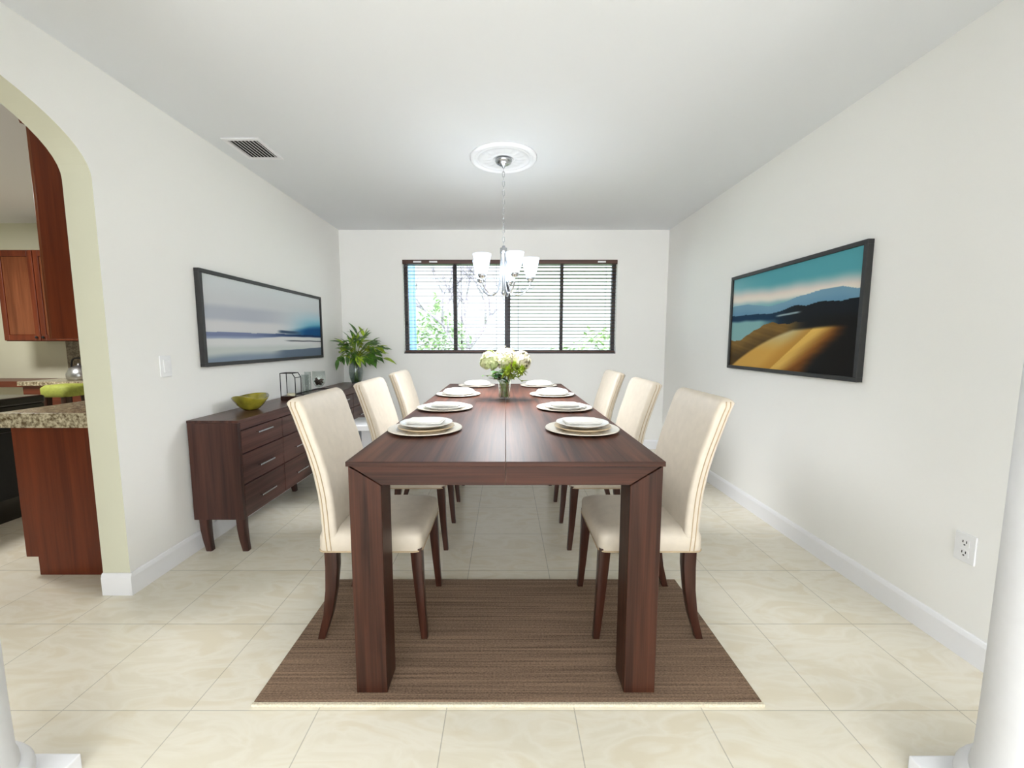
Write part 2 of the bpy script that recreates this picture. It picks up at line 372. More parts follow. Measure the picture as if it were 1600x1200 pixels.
# ------------------------------------------------------------------ outside the window
tag(obj('lawn', bx(-14, 14, YB+0.16, 26, -0.25, -0.15), M['grass']), 'pale green lawn outside the window', 'lawn', kind='structure')
tag(obj('garden_wall', bx(-2.3, -1.40, 6.2, 6.5, -0.15, 4.0, bev=0.02), M['blue_wall']), 'pale blue stucco pillar outside the left end of the window', 'pillar')
tag(obj('house_backdrop', bx(-6, 9, 13, 18, -0.15, 5.4), M['stucco']), 'pale stucco house wall added as backdrop beyond the lawn outside', 'house')  # backdrop put in to cover the overbright sky behind the panes
rng = random.Random(7)
def tree(loc, h, seed, label):
    rg = random.Random(seed); t = thing('bare_tree', label, 'tree', loc)
    tb = bmesh.new(); bb = bmesh.new()
    def grow(p, d, ln, r, depth):
        q = p + d*ln; mid = (p+q)/2 + Vector((rg.uniform(-1, 1), rg.uniform(-1, 1), 0))*ln*0.08
        tube(tb if depth == 5 else bb, [p, mid, q], [r, r*0.85, r*0.68], 6)
        if depth == 0: return
        for k in range(3 if depth > 1 else 2):
            nd = (d*0.75 + Vector((rg.uniform(-1, 1), rg.uniform(-0.7, 0.7), rg.uniform(-0.15, 0.8)))*0.8).normalized()
            grow(q - d*ln*rg.uniform(0, 0.3), nd, ln*rg.uniform(0.62, 0.85), r*0.6, depth-1)
    grow(Vector((0, 0, 0)), Vector((0.05, 0, 1)), h, 0.075, 5)
    obj('trunk', tb, M['bark'], t, True); obj('branches', bb, M['bark'], t, True)
tree((-0.9, 9.2, -0.15), 1.25, 3, 'bare grey tree outside, branches behind the left window panes')
def bush(name, x0, x1, y, z, hgt_, n, seed, mat, label, cat):
    rg = random.Random(seed); bm = bmesh.new()
    for k in range(n):
        u, v, ww = rg.random(), rg.random(), rg.random()
        p = (x0+(x1-x0)*u, y + (ww-0.5)*0.8, z + hgt_*v*(1-0.4*abs(2*u-1)))
        leaf(bm, p, (rg.uniform(-1, 1), rg.uniform(-1, 1), rg.uniform(-0.4, 1)), (0, 0, 1), 0.16, 0.09, 0.3, 0.2, 3)
    tag(obj(name, bm, mat), label, cat)
bush('hedge', 0.6, 3.4, 8.5, -0.15, 1.75, 1500, 5, M['hedge'], 'leafy green hedge outside the lower right window panes', 'hedge')
bush('shrub', -2.6, -0.9, 10.6, -0.15, 2.6, 1500, 9, M['hedge'], 'pale green shrub outside behind the bare tree', 'shrub')

# ------------------------------------------------------------------ columns at the near end of the room
def column(x, y, label):
    t = thing('column', label, 'column', (x, y, 0), 0, 'white round columns')
    obj('plinth', bx(-0.19, 0.19, -0.19, 0.19, 0, 0.05, bev=0.004), M['plaster'], t)
    bm = bmesh.new(); lathe(bm, [(0.14, 0.05)] + [(0.150 + 0.034*cos(a), 0.084 + 0.034*sin(a)) for a in [(-pi/2)+pi*k/10 for k in range(11)]] + [(0.14, 0.118)], 48)
    obj('base_ring', bm, M['plaster'], t, True)
    bm = bmesh.new(); lathe(bm, [(0.158, 0.118), (0.157, 0.13), (0.152, 0.145), (0.150, 0.3), (0.149, 1.6), (0.142, H-0.12)], 48)
    obj('shaft', bm, M['plaster'], t, 'auto')
    obj('capital', bx(-0.2, 0.2, -0.2, 0.2, H-0.12, H-0.001, bev=0.01), M['plaster'], t)
column(1.368, 0.892, 'white round column cut off at the right edge of the photo')
column(-1.437, 0.898, 'white round column at the lower left beside the kitchen arch')

# ------------------------------------------------------------------ rug
rg_ = thing('rug', 'brown flat woven rug under the near table legs', 'rug', (0.008, 1.667, 0))
bm = bmesh.new(); box(bm, -0.882, 0.882, -0.366, 0.373, 0.0, 0.012, bev=0.004); obj('pile', bm, M['rug'], rg_)
obj('binding', bx(-0.884, 0.884, -0.378, -0.3662, 0.0, 0.011, bev=0.002), M['binding'], rg_)['label'] = 'pale cream bound front edge'

# ------------------------------------------------------------------ dining table
TZ, TW, TY0, TY1, LW = 0.855, 0.528, 1.335, 3.91, 0.109
RZ = 0.0125
dt = thing('dining_table', 'long dark walnut dining table with thick square legs', 'table', (0, 0, 0))
for sx in (-1, 1):
    bm = bmesh.new()
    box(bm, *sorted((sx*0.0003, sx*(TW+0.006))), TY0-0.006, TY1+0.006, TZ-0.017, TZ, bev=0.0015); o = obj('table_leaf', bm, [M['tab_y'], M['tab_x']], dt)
    for p in o.data.polygons:
        if abs(p.normal.y) > 0.5: p.material_index = 1
Z1 = TZ-0.0175; Z0 = Z1-0.068
for (ya, yb) in ((TY0, TY0+LW), (TY1-LW, TY1)):
    zfoot = RZ if ya < 2 else 0.0
    for sx in (-1, 1):
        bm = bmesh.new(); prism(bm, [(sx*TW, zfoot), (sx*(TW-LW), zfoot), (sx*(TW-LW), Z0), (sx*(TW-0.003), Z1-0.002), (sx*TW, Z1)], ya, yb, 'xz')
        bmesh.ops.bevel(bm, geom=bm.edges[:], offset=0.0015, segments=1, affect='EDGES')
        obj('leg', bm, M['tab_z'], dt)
    for sx in (-1, 1):
        bm = bmesh.new(); prism(bm, [(sx*0.0004, Z1-0.0005), (sx*(TW-0.007), Z1-0.0005), (sx*(TW-LW-0.0006), Z0+0.002), (sx*0.0004, Z0+0.002)], ya+0.003, yb, 'xz')
        bmesh.ops.bevel(bm, geom=bm.edges[:], offset=0.001, segments=1, affect='EDGES')
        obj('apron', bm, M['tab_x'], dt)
for sx in (-1, 1):
    obj('side_rail', bx(*sorted((sx*(TW-0.003), sx*(TW-0.028))), TY0+LW, TY1-LW, Z0+0.002, Z1), M['tab_y'], dt)

# ------------------------------------------------------------------ dining chairs (front of the chair points to +x)
def make_chair(loc, rz, label):
    t = thing('dining_chair', label, 'chair', loc, rz, 'cream dining chairs')
    W = 0.214
    bm = bmesh.new(); cx, hx = -0.008, 0.212
    rings = [rrect(cx, 0, 0.388, hx-0.006, W-0.006, 0.03), rrect(cx, 0, 0.394, hx, W, 0.034), rrect(cx, 0, 0.448, hx, W, 0.036), rrect(cx, 0, 0.462, hx-0.004, W-0.004, 0.04)]
    for k in range(1, 6):
        s = k/5; rings.append(rrect(cx, 0, 0.462 + 0.026*math.sqrt(1-(1-s)**2), hx - 0.012 - 0.19*s**1.6, W - 0.012 - 0.19*s**1.6, 0.04*(1-s)+0.012))
    loft(bm, rings); st = obj('seat', bm, M['leather'], t, True)
    bm = bmesh.new(); tube(bm, rrect(cx, 0, 0.391, hx, W, 0.034, 5), 0.0035, 6, True); obj('piping', bm, M['welt'], st, True)['label'] = 'tan piping cord'
    prof = [(0.388, -0.196), (0.45, -0.201), (0.55, -0.206), (0.63, -0.213), (0.72, -0.229), (0.80, -0.250), (0.88, -0.276), (0.95, -0.299), (0.985, -0.312)]
    rings = []
    for i, (z, xo) in enumerate(prof):
        th = 0.062 if z < 0.9 else 0.064
        hy = W if i else W-0.005
        rings.append(rrect(xo + th/2, 0, z, th/2, hy, 0.016))
    xt = -0.316
    for k in range(1, 6):
        a = k/5*pi/2; s = 0.034*(1-cos(a)); rings.append(rrect(xt + 0.032 + 0.004*k/5 - 0.004, 0, 0.99 + 0.03*sin(a), max(0.033-s, 0.004), W - s*0.9, 0.014))
    bm = bmesh.new(); loft(bm, rings); bk = obj('backrest', bm, M['leather'], t, True)
    for sy in (-1, 1):
        bm = bmesh.new()
        for off in (0.017, 0.034):
            P = smooth_path([(xo + off, sy*(W+0.0005), z) for z, xo in prof] + [(xt+off+0.002, sy*(W-0.002), 1.006)], 3)
            tube(bm, P, 0.0024, 5)
        obj('piping', bm, M['welt'], bk, True)['label'] = 'tan piping cord'
    for sy in (-1, 1):
        y = sy*0.186
        path = [(0.178, 0.40, 0.023, 0.023), (0.183, 0.3, 0.021, 0.02), (0.192, 0.15, 0.017, 0.0165), (0.204, 0.0, 0.0135, 0.014)]
        bm = bmesh.new(); loft(bm, [rrect(px, y, z, hx_, hy_, 0.003, 2) for px, z, hx_, hy_ in path]); obj('leg', bm, M['leg'], t, 'auto')
        path = [(-0.170, 0.40, 0.026, 0.023), (-0.170, 0.32, 0.025, 0.022), (-0.178, 0.22, 0.022, 0.0195), (-0.196, 0.11, 0.019, 0.0165), (-0.228, 0.0, 0.015, 0.014)]
        bm = bmesh.new(); loft(bm, [rrect(px, y, z, hx_, hy_, 0.003, 2) for px, z, hx_, hy_ in path]); obj('leg', bm, M['leg'], t, 'auto')
    return t
ch = make_chair((-0.545, 1.80, 0.0125), 0, 'cream leather dining chair nearest the camera on the sideboard side of the table')
dup(ch, (-0.565, 2.56, 0), 0, 'cream leather dining chair in the middle of the sideboard side of the table')
dup(ch, (-0.575, 3.31, 0), 0, 'cream leather dining chair farthest away on the sideboard side, near the leafy vase')
dup(ch, (0.585, 1.80, 0.0125), pi, 'cream leather dining chair nearest the camera on the dune painting side of the table')
dup(ch, (0.59, 2.56, 0), pi, 'cream leather dining chair in the middle of the dune painting side of the table')
dup(ch, (0.595, 3.31, 0), pi, 'cream leather dining chair farthest away on the dune painting side, near the window')

# ------------------------------------------------------------------ place settings
def dish(r, h, rim, t=0.004, foot=0.55):
    return [(r*foot*0.96, 0.0), (r*foot, 0.0), (r*foot*1.02, t*0.6), (r*(1-rim), h*0.35), (r*0.985, h-0.001), (r, h), (r*0.985, h+t*0.7), (r*(1-rim)-0.002, h*0.35+t), (r*foot, t*1.3), (0.002, t*1.25)]
def charger_mesh():
    bm = bmesh.new(); lathe(bm, dish(0.166, 0.011, 0.22), 56); return bm
first = {}
def put(key, build, mat, name, loc, label, cat, group, rz=0.0, smooth='auto'):
    if key not in first:
        o = obj(name, build(), mat, None, smooth); first[key] = o
    else:
        o = first[key].copy(); C.objects.link(o)
    o.location = loc; o.rotation_euler = (0, 0, rz); return tag(o, label, cat, group)
def plate_mesh():
    bm = bmesh.new(); lathe(bm, dish(0.127, 0.014, 0.3, 0.0045, 0.72), 56); return bm
def top_plate_mesh():
    bm = bmesh.new(); lathe(bm, [(0.07, 0), (0.075, 0.0), (0.105, 0.009), (0.117, 0.0155), (0.118, 0.018), (0.114, 0.0185), (0.1, 0.0135), (0.06, 0.0115), (0.05, 0.0125), (0.002, 0.0125)], 56); return bm
def flat_napkin():
    bm = bmesh.new()
    for k, (dx, a) in enumerate(((0, 0), (0.004, 2), (-0.003, -1.5))):
        rings = []
        for z, s in ((0.0, -0.003), (0.0025, 0), (0.0055, 0), (0.0075, -0.003)):
            rings.append([(dx + p[0]*cos(R(a)) - p[1]*sin(R(a)), p[0]*sin(R(a)) + p[1]*cos(R(a)), p[2] + 0.0012*sin(25*p[0]+k)*(1 if z > 0.003 else 0)) for p in rrect(0, 0, z + k*0.0078, 0.096+s, 0.062+s, 0.012, 3)])
        loft(bm, rings)
    return bm
def puffy_napkin():
    bm = bmesh.new(); rings = []
    for z, s in ((0.0, 0.72), (0.004, 0.88), (0.012, 1.0), (0.02, 0.985), (0.03, 0.88), (0.037, 0.68), (0.041, 0.42), (0.042, 0.1)):
        rings.append([(0.118*s*math.copysign(abs(cos(a))**0.8, cos(a)), 0.098*s*math.copysign(abs(sin(a))**0.8, sin(a)), z + 0.0018*sin(5*a+9*s)*(z > 0.003)) for a in [2*pi*i/48 for i in range(48)]])
    loft(bm, rings); return bm
sets = [(-0.363, 1.825, 'nearest the camera, left table side', 'flat'), (0.345, 1.825, 'nearest the camera, right table side', 'flat'),
        (-0.363, 2.43, 'second from the camera, left table side', 'nap'), (0.352, 2.43, 'second from the camera, right table side', 'nap'),
        (-0.357, 3.07, 'third from the camera, left table side', 'puff'), (0.347, 3.05, 'third from the camera, right table side', 'puff'),
        (-0.262, 3.70, 'at the table end under the window, left one', 'puff'), (0.30, 3.70, 'at the table end under the window, right one', 'puff')]
for i, (x, y, where, kind) in enumerate(sets):
    put('charger', charger_mesh, M['cream_china'], 'charger_plate', (x, y, TZ), 'wide cream charger plate ' + where, 'plate', 'charger plates', 0.0)
    put('plate'+kind[0], plate_mesh, M['beige_china'] if kind == 'flat' else M['china'], 'dinner_plate', (x+0.004, y+0.004, TZ+0.0057), ('beige rimmed' if kind == 'flat' else 'white') + ' dinner plate lying on the charger ' + where, 'plate', 'dinner plates')
    if kind == 'flat':
        put('top', top_plate_mesh, M['china'], 'salad_plate', (x+0.003, y+0.008, TZ+0.0205), 'white salad plate topping the stack ' + where, 'plate', 'salad plates')
        o = put('nap', flat_napkin, M['linen'], 'folded_napkin', (x+0.0, y+0.012, TZ+0.034), 'flat white napkin on the plate stack ' + where, 'napkin', 'flat folded napkins', R(4 if i else -5)); o.scale = (0.82, 0.85, 0.55)
    elif kind == 'nap':
        put('nap', flat_napkin, M['linen'], 'folded_napkin', (x+0.003, y+0.012, TZ+0.0195), 'flat white folded napkin on the plate ' + where, 'napkin', 'flat folded napkins', R(-4 if i % 2 == 0 else 5))
    else:
        put('puff', puffy_napkin, M['linen'], 'puffed_napkin', (x+0.003, y+0.004, TZ+0.0118), 'puffed white napkin on the plate ' + where, 'napkin', 'puffed napkins', R(3*i))

# ------------------------------------------------------------------ flowers in the middle of the table
VX, VY = -0.008, 2.84
v = thing('glass_vase', 'clear flared glass vase of cut flowers on the dining table', 'vase', (VX, VY, TZ))
bm = bmesh.new(); lathe(bm, [(0.036, 0.0), (0.043, 0.003), (0.043, 0.02), (0.041, 0.06), (0.046, 0.12), (0.062, 0.165), (0.059, 0.165), (0.043, 0.12), (0.038, 0.06), (0.039, 0.02), (0.034, 0.012), (0.002, 0.011)], 32); obj('vessel', bm, M['vase_glass'], v, True)
bm = bmesh.new(); lathe(bm, [(0.002, 0.0125), (0.033, 0.0135), (0.0378, 0.022), (0.0368, 0.06), (0.0378, 0.085), (0.002, 0.085)], 24); obj('water', bm, M['water'], v, True)
def stem_tube(bm, x, z, y=0.0, foot=0.0, r=0.0026):
    tube(bm, smooth_path([(foot, -y*0.3, 0.016), (x*0.18, y*0.1, 0.09), (x*0.5, y*0.5, 0.16+0.1*(z-0.16)), (x, y, z)], 4), r, 6)
def bloom(x, y, z, r, mat, label, seed, foot):
    t = thing('white_blossom', label, 'flower', (VX, VY, TZ), 0, 'large pale blossoms in the table vase')
    rg = random.Random(seed); bm = bmesh.new()
    ball(bm, (x, y, z), r*0.72, 16, 10)
    for k in range(170):
        a, b = rg.uniform(0, 2*pi), math.acos(rg.uniform(-0.9, 1)); n = Vector((sin(b)*cos(a), sin(b)*sin(a), cos(b)))
        tn = n.orthogonal().normalized(); tn.rotate(Matrix.Rotation(rg.uniform(0, 6.28), 3, n))
        leaf(bm, Vector((x, y, z)) + n*r*rg.uniform(0.66, 0.86) - tn*r*0.16, (tn + n*0.75), n, r*rg.uniform(0.45, 0.7), r*0.5, 0.5, 0.25, 4)
    obj('petals', bm, mat, t, True)
    bm = bmesh.new(); stem_tube(bm, x, z-r*0.5, y, foot); obj('stem', bm, M['stem'], t, True)
bloom(-0.103, 0.03, 0.268, 0.068, M['petal_pale'], 'pale green white blossom on the left of the table vase', 1, -0.02)
bloom(0.008, 0.05, 0.283, 0.078, M['petal'], 'cream blossom standing tallest in the middle of the table vase', 2, 0.004)
bloom(0.115, 0.02, 0.266, 0.07, M['petal'], 'cream blossom on the right of the table vase', 3, 0.02)
def mum(x, y, z, r, label, seed, foot):
    t = thing('lime_chrysanthemum', label, 'flower', (VX, VY, TZ), 0, 'lime flowers in the table vase')
    rg = random.Random(seed); bm = bmesh.new(); ball(bm, (x, y, z), r*0.45, 10, 6)
    for k in range(90):
        b = math.acos(rg.uniform(-0.6, 1)); a = rg.uniform(0, 2*pi); n = Vector((sin(b)*cos(a), sin(b)*sin(a), cos(b)))
        leaf(bm, Vector((x, y, z)) + n*r*0.3, n, (0.3, 0.2, 1), r*rg.uniform(0.6, 0.85), r*0.24, 0.25, 0.3, 3)
    obj('petals', bm, M['petal_lime'], t, True)
    bm = bmesh.new(); stem_tube(bm, x, z-r*0.3, y, foot); obj('stem', bm, M['stem'], t, True)
mum(0.018, -0.06, 0.19, 0.058, 'lime chrysanthemum at the front middle of the table vase', 4, 0.008)
mum(0.058, -0.05, 0.222, 0.05, 'lime chrysanthemum above the vase rim, just right of the middle', 5, 0.014)
mum(0.112, -0.045, 0.2, 0.05, 'lime chrysanthemum farthest right in the table vase', 6, 0.024)
def sprig(pts, mat, label, seed, n, ln, wd):
    t = thing('leafy_sprig', label, 'sprig', (VX, VY, TZ), 0, 'green sprigs in the table vase')
    rg = random.Random(seed); P = smooth_path(pts, 6); bm = bmesh.new(); tube(bm, P, 0.0022, 6); obj('stem', bm, M['stem'], t, True)
    bm = bmesh.new(); q = P[len(P)//2:]
    for k in range(n):
        p = q[int(k/n*(len(q)-1))] if k < n-2 else P[-1]; a = rg.uniform(0, 6.28)
        leaf(bm, p, (cos(a), sin(a), rg.uniform(-0.2, 0.7)), (0, 0, 1), ln*rg.uniform(0.75, 1.1), wd, 0.3, 0.25, 5)
    obj('leaves', bm, mat, t, True)
sprig([(-0.015, 0, 0.016), (-0.025, -0.015, 0.1), (-0.07, -0.045, 0.17), (-0.118, -0.06, 0.165)], M['leaf'], 'green leafy sprig leaning out left over the vase rim', 11, 8, 0.068, 0.042)
sprig([(-0.006, 0, 0.016), (-0.012, -0.015, 0.1), (-0.03, -0.05, 0.16), (-0.045, -0.07, 0.196)], M['leaf_dark'], 'dark green sprig in front of the pale left blossom', 12, 16, 0.068, 0.042)
sprig([(0.012, 0, 0.016), (0.012, -0.012, 0.1), (0.06, -0.04, 0.172), (0.12, -0.055, 0.128)], M['leaf_lime'], 'lime sprig drooping over the right of the vase rim', 13, 9, 0.055, 0.028)
sprig([(0.0, 0.01, 0.016), (-0.005, -0.03, 0.1), (-0.018, -0.07, 0.22), (-0.018, -0.075, 0.278)], M['leaf_lime'], 'lime bud sprig rising between the two left blossoms', 14, 5, 0.04, 0.022)
t = thing('brown_twig', 'forked brown twig rising before the cream blossoms in the table vase', 'twig', (VX, VY, TZ))
bm = bmesh.new(); tube(bm, smooth_path([(0.01, 0.005, 0.016), (0.018, -0.03, 0.1), (0.045, -0.085, 0.22), (0.052, -0.09, 0.27)], 5), 0.003, 6)
tube(bm, smooth_path([(0.047, -0.086, 0.228), (0.042, -0.09, 0.25), (0.032, -0.09, 0.268)], 4), 0.0022, 6); obj('stem', bm, M['twig'], t, True)

# ------------------------------------------------------------------ chandelier
MX, MY = -0.014, 2.93
cm = thing('ceiling_medallion', 'round white plaster medallion on the ceiling above the chandelier', 'ceiling medallion', (MX, MY, H))
bm = bmesh.new(); prof = [(0.228, -0.0005), (0.228, -0.008), (0.222, -0.017), (0.21, -0.021), (0.198, -0.017), (0.194, -0.009), (0.186, -0.008), (0.180, -0.013), (0.172, -0.013), (0.168, -0.007), (0.14, -0.008), (0.1, -0.011), (0.085, -0.009), (0.078, -0.014), (0.07, -0.014), (0.066, -0.008), (0.002, -0.008)]
seg = 96
loft(bm, [[(r*cos(2*pi*i/seg), r*sin(2*pi*i/seg), z - (0.0035*max(0, cos(16*2*pi*i/seg)) if 0.09 < r < 0.167 else 0)) for i in range(seg)] for r, z in prof]); obj('rosette', bm, M['plaster'], cm, True)
CZ = H-0.0165
cl = thing('chandelier', 'nickel chandelier with five lit frosted glass shades over the table', 'chandelier', (MX, MY, 0))
bm = bmesh.new(); lathe(bm, [(0.058, CZ), (0.058, CZ-0.006), (0.05, CZ-0.02), (0.03, CZ-0.032), (0.012, CZ-0.038), (0.007, CZ-0.05), (0.002, CZ-0.05)], 32); obj('canopy', bm, M['steel'], cl, True)
bm = bmesh.new(); ztop, zbot = CZ-0.045, 1.915; nl = 17; pitch = (ztop-zbot)/nl
for k in range(nl):
    zc = ztop - (k+0.5)*pitch; hl, wl = pitch*0.5+0.003, 0.0075; P = []
    for i in range(16):
        a = 2*pi*i/16; u = wl*cos(a); vv = (hl-wl)*(1 if sin(a) > 0 else -1) + wl*sin(a)
        P.append((u, 0, zc+vv) if k % 2 else (0, u, zc+vv))
    tube(bm, P, 0.0017, 5, True)
obj('chain', bm, M['steel'], cl, True)
bm = bmesh.new(); lathe(bm, [(0.004, 1.922), (0.01, 1.918), (0.013, 1.906), (0.024, 1.902), (0.025, 1.87), (0.018, 1.862), (0.0155, 1.80), (0.012, 1.70), (0.011, 1.62), (0.016, 1.606), (0.014, 1.592), (0.006, 1.58), (0.002, 1.574)], 24); obj('column', bm, M['steel'], cl, True)
for k in range(5):
    a = R(5 + 72*k); ca, sa = cos(a), sin(a)
    P = smooth_path([(rr*ca, rr*sa, z) for rr, z in ((0.02, 1.865), (0.026, 1.76), (0.034, 1.66), (0.062, 1.598), (0.108, 1.584), (0.156, 1.606), (0.186, 1.648), (0.19, 1.682))], 6)
    bm = bmesh.new(); tube(bm, P, 0.0048, 8); arm = obj('arm', bm, M['steel'], cl, True)
    bm = bmesh.new(); lathe(bm, [(0.004, 1.676), (0.018, 1.68), (0.027, 1.692), (0.03, 1.704), (0.027, 1.705), (0.004, 1.7)], 20, (0.19*ca, 0.19*sa, 0)); obj('cup', bm, M['steel'], arm, True)
    bm = bmesh.new(); lathe(bm, [(0.020, 1.704), (0.031, 1.716), (0.041, 1.742), (0.050, 1.776), (0.057, 1.812), (0.0625, 1.836), (0.0605, 1.836), (0.055, 1.812), (0.048, 1.776), (0.039, 1.744), (0.029, 1.719), (0.018, 1.708)], 28, (0.19*ca, 0.19*sa, 0), False); obj('lamp_shade', bm, M['lamp'], cl, True)
    ld = bpy.data.lights.new('chandelier_bulb_light', 'POINT'); ld.energy = 0.55; ld.color = (0.80, 0.90, 1.0); ld.shadow_soft_size = 0.025
    lo = bpy.data.objects.new('chandelier_bulb_light', ld); C.objects.link(lo); lo.parent = cl; lo.location = (0.19*ca, 0.19*sa, 1.775)
ld = bpy.data.lights.new('chandelier_fill_spot', 'SPOT'); ld.energy = 62; ld.color = (0.95, 0.97, 1.0); ld.shadow_soft_size = 0.22; ld.spot_size = R(174); ld.spot_blend = 1.0
lo = bpy.data.objects.new('chandelier_fill_spot', ld); C.objects.link(lo); lo.parent = cl; lo.location = (0, 0, 1.54)  # added spot without a bulb, brightens the room below the shades

# ------------------------------------------------------------------ ceiling vent
cv = thing('ceiling_vent', 'white louvred air vent in the ceiling near the left wall', 'vent', (-1.632, 2.795, H))
bm = bmesh.new()
for a in ((-0.118, 0.118, -0.145, -0.118), (-0.118, 0.118, 0.118, 0.145), (-0.118, -0.093, -0.118, 0.118), (0.093, 0.118, -0.118, 0.118)): box(bm, a[0], a[1], a[2], a[3], -0.009, -0.0005, bev=0.002, seg=1)
obj('frame', bm, M['trim'], cv)
obj('duct_shade_plate', bx(-0.093, 0.093, -0.118, 0.118, -0.0025, -0.0006), M['dark'], cv)['label'] = 'dark plate standing in for the shaded duct'  # flat dark plate, its colour stands in for the shade inside the duct
bm = bmesh.new()
for k in range(8):
    x = -0.093 + 0.186*(k+0.5)/8
    prism(bm, [(x-0.008, -0.0032), (x+0.0075, -0.013), (x+0.0105, -0.0122), (x-0.005, -0.003)], -0.118, 0.118, 'xz')
obj('louvres', bm, M['trim'], cv)

# ------------------------------------------------------------------ paintings
def sm(a, b, x):
    t = min(1, max(0, (x-a)/(b-a))); return t*t*(3-2*t)
def mixc(a, b, t): return tuple(a[i] + (b[i]-a[i])*t for i in range(3))
def wob(x, s): return sin(x*7.1+s)*0.5 + sin(x*17.3+s*2.1)*0.3 + sin(x*41.7+s*0.7)*0.2
def sea_art(u, v):
    v += 0.006*wob(u, 1.0)
    c = mixc((206, 208, 210), (212, 217, 219), sm(0.7, 1.0, v))
    c = mixc(c, (176, 181, 192), (1-sm(0.05, 0.14, abs(v-0.565-0.05*u)))*(1-0.9*sm(0.3, 0.75, u))*0.85)
    c = mixc(c, (216, 214, 214), (1-sm(0.03, 0.1, abs(v-0.43)))*(1-sm(0.4, 0.75, u))*0.8)
    c = mixc(c, (150, 200, 216), sm(0.5, 1.0, u)*(1-sm(0.5, 0.85, v)))
    c = mixc(c, (70, 150, 182), sm(0.62, 1.0, u)*(1-sm(0.42, 0.66, v)))
    c = mixc(c, (8, 72, 124), sm(0.55, 0.85, u)*(1-sm(0.38+0.07*sm(0.6, 1, u), 0.46+0.1*sm(0.6, 1, u), v)))
    c = mixc(c, (58, 80, 104), sm(0.5, 0.56, u)*(1-sm(0.66, 0.8, u))*(1-sm(0.012, 0.03, abs(v-0.385))))
    if v < 0.355:
        c = mixc((122, 132, 164), (22, 48, 88), sm(0.25, 0.8, u))
        c = mixc(c, (150, 160, 184), (1-sm(0.29, 0.318, v))*(1-sm(0.35, 0.6, u)))
        c = mixc(c, (216, 217, 216), 1-sm(0.268+0.04*sm(0.2, 0.7, u), 0.29+0.04*sm(0.2, 0.7, u), v))
    c = mixc(c, (56, 62, 70), sm(0.56, 0.66, u)*(1-sm(0.004, 0.013, abs(v-0.262+0.012*u)))*0.9)
    c = mixc(c, (196, 202, 198), (1-sm(0.15, 0.22, v))*(1-sm(0.7, 1.0, u)))
    c = mixc(c, (134, 148, 164), 1-sm(0.02, 0.11, v - 0.02*sin(6*u)))
    c = mixc(c, (98, 112, 128), sm(0.42, 0.6, u)*(1-sm(0.06+0.075*u, 0.075+0.075*u, v)))
    return c
def dune_art(u, v):
    w1 = 0.012*wob(u, 2.0)
    c = mixc((172, 208, 212), (86, 160, 170), sm(0.25, 0.75, u*0.6+v*0.55))
    band = 0.80 - 0.07*u
    c = mixc(c, (226, 214, 204), (1-sm(0.0, 0.13, abs(v-band+0.02-w1))))
    c = mixc(c, (236, 228, 214), (1-sm(0.0, 0.05, abs(v-band+0.045-w1)))*0.8)
    ridge = 0.665 + 0.05*sm(0.35, 0.9, u)*1.0 + 0.03*sin(9*u+0.6)*(1-u) + w1 - 0.035*sm(0.85, 1, u)
    if v < ridge: c = mixc((96, 140, 168), (118, 158, 180), sm(ridge-0.16, ridge, v))
    dark = 0.575 - 0.01*u + 0.03*sm(0.42, 0.6, u) + 0.02*abs(sin(14*u))*sm(0.45, 0.7, u) + w1*0.7
    if v < dark:
        c = mixc((18, 50, 78), (24, 28, 32), sm(0.35, 0.65, u))
        k = 1-sm(0.485+w1, 0.525+w1, v)
        c = mixc(c, (130, 174, 174), k*(1-sm(0.28, 0.5, u)))
    c = mixc(c, (148, 168, 172), (1-sm(0.004, 0.012, abs(v-0.54-0.10*(u-0.55))))*sm(0.43, 0.48, u)*(1-sm(0.6, 0.66, u)))
    hill = 0.30 + 0.16*sm(0.05, 0.42, u) + 0.02*wob(u*1.7, 4)
    if v < hill:
        g = mixc((128, 98, 48), (88, 66, 30), sm(0.0, 0.2, hill-v) + 0.25*wob(u*3+v*9, 1))
        c = mixc(c, g, 1-sm(0.5, 0.72, u))
        c = mixc(c, (70, 52, 26), (1-sm(0.1, 0.2, v))*(1-sm(0.2, 0.4, u))*0.7)
    c = mixc(c, (22, 20, 17), sm(0.6, 0.85, u)*(1-sm(0.42, 0.55, v)))
    crest = 0.012 + 1.02*(max(0, u-0.02))**1.0*(1-0.56*u) - 0.0
    crest = min(crest, 0.41 + 0.01*sin(u*9))
    right = 0.75 + 0.21*sm(0.02, 0.40, v) + 0.012*wob(v*3, 5)
    ridgeu = 0.42 + 0.80*v
    if v < crest and u < right:
        g = mixc((206, 160, 76), (196, 184, 138), sm(0.16, 0.4, v))
        g = mixc(g, (182, 132, 54), sm(-0.16, 0.0, u-ridgeu)*0.85)
        if u > ridgeu: g = mixc((222, 180, 92), (118, 70, 26), sm(0.03, 0.19, u-ridgeu) + 0.06*wob(u*4-v*5, 3))
        e = sm(0.0, 0.035, crest-v)*(1-sm(right-0.12, right, u))
        c = mixc(c, g, e)
    return c
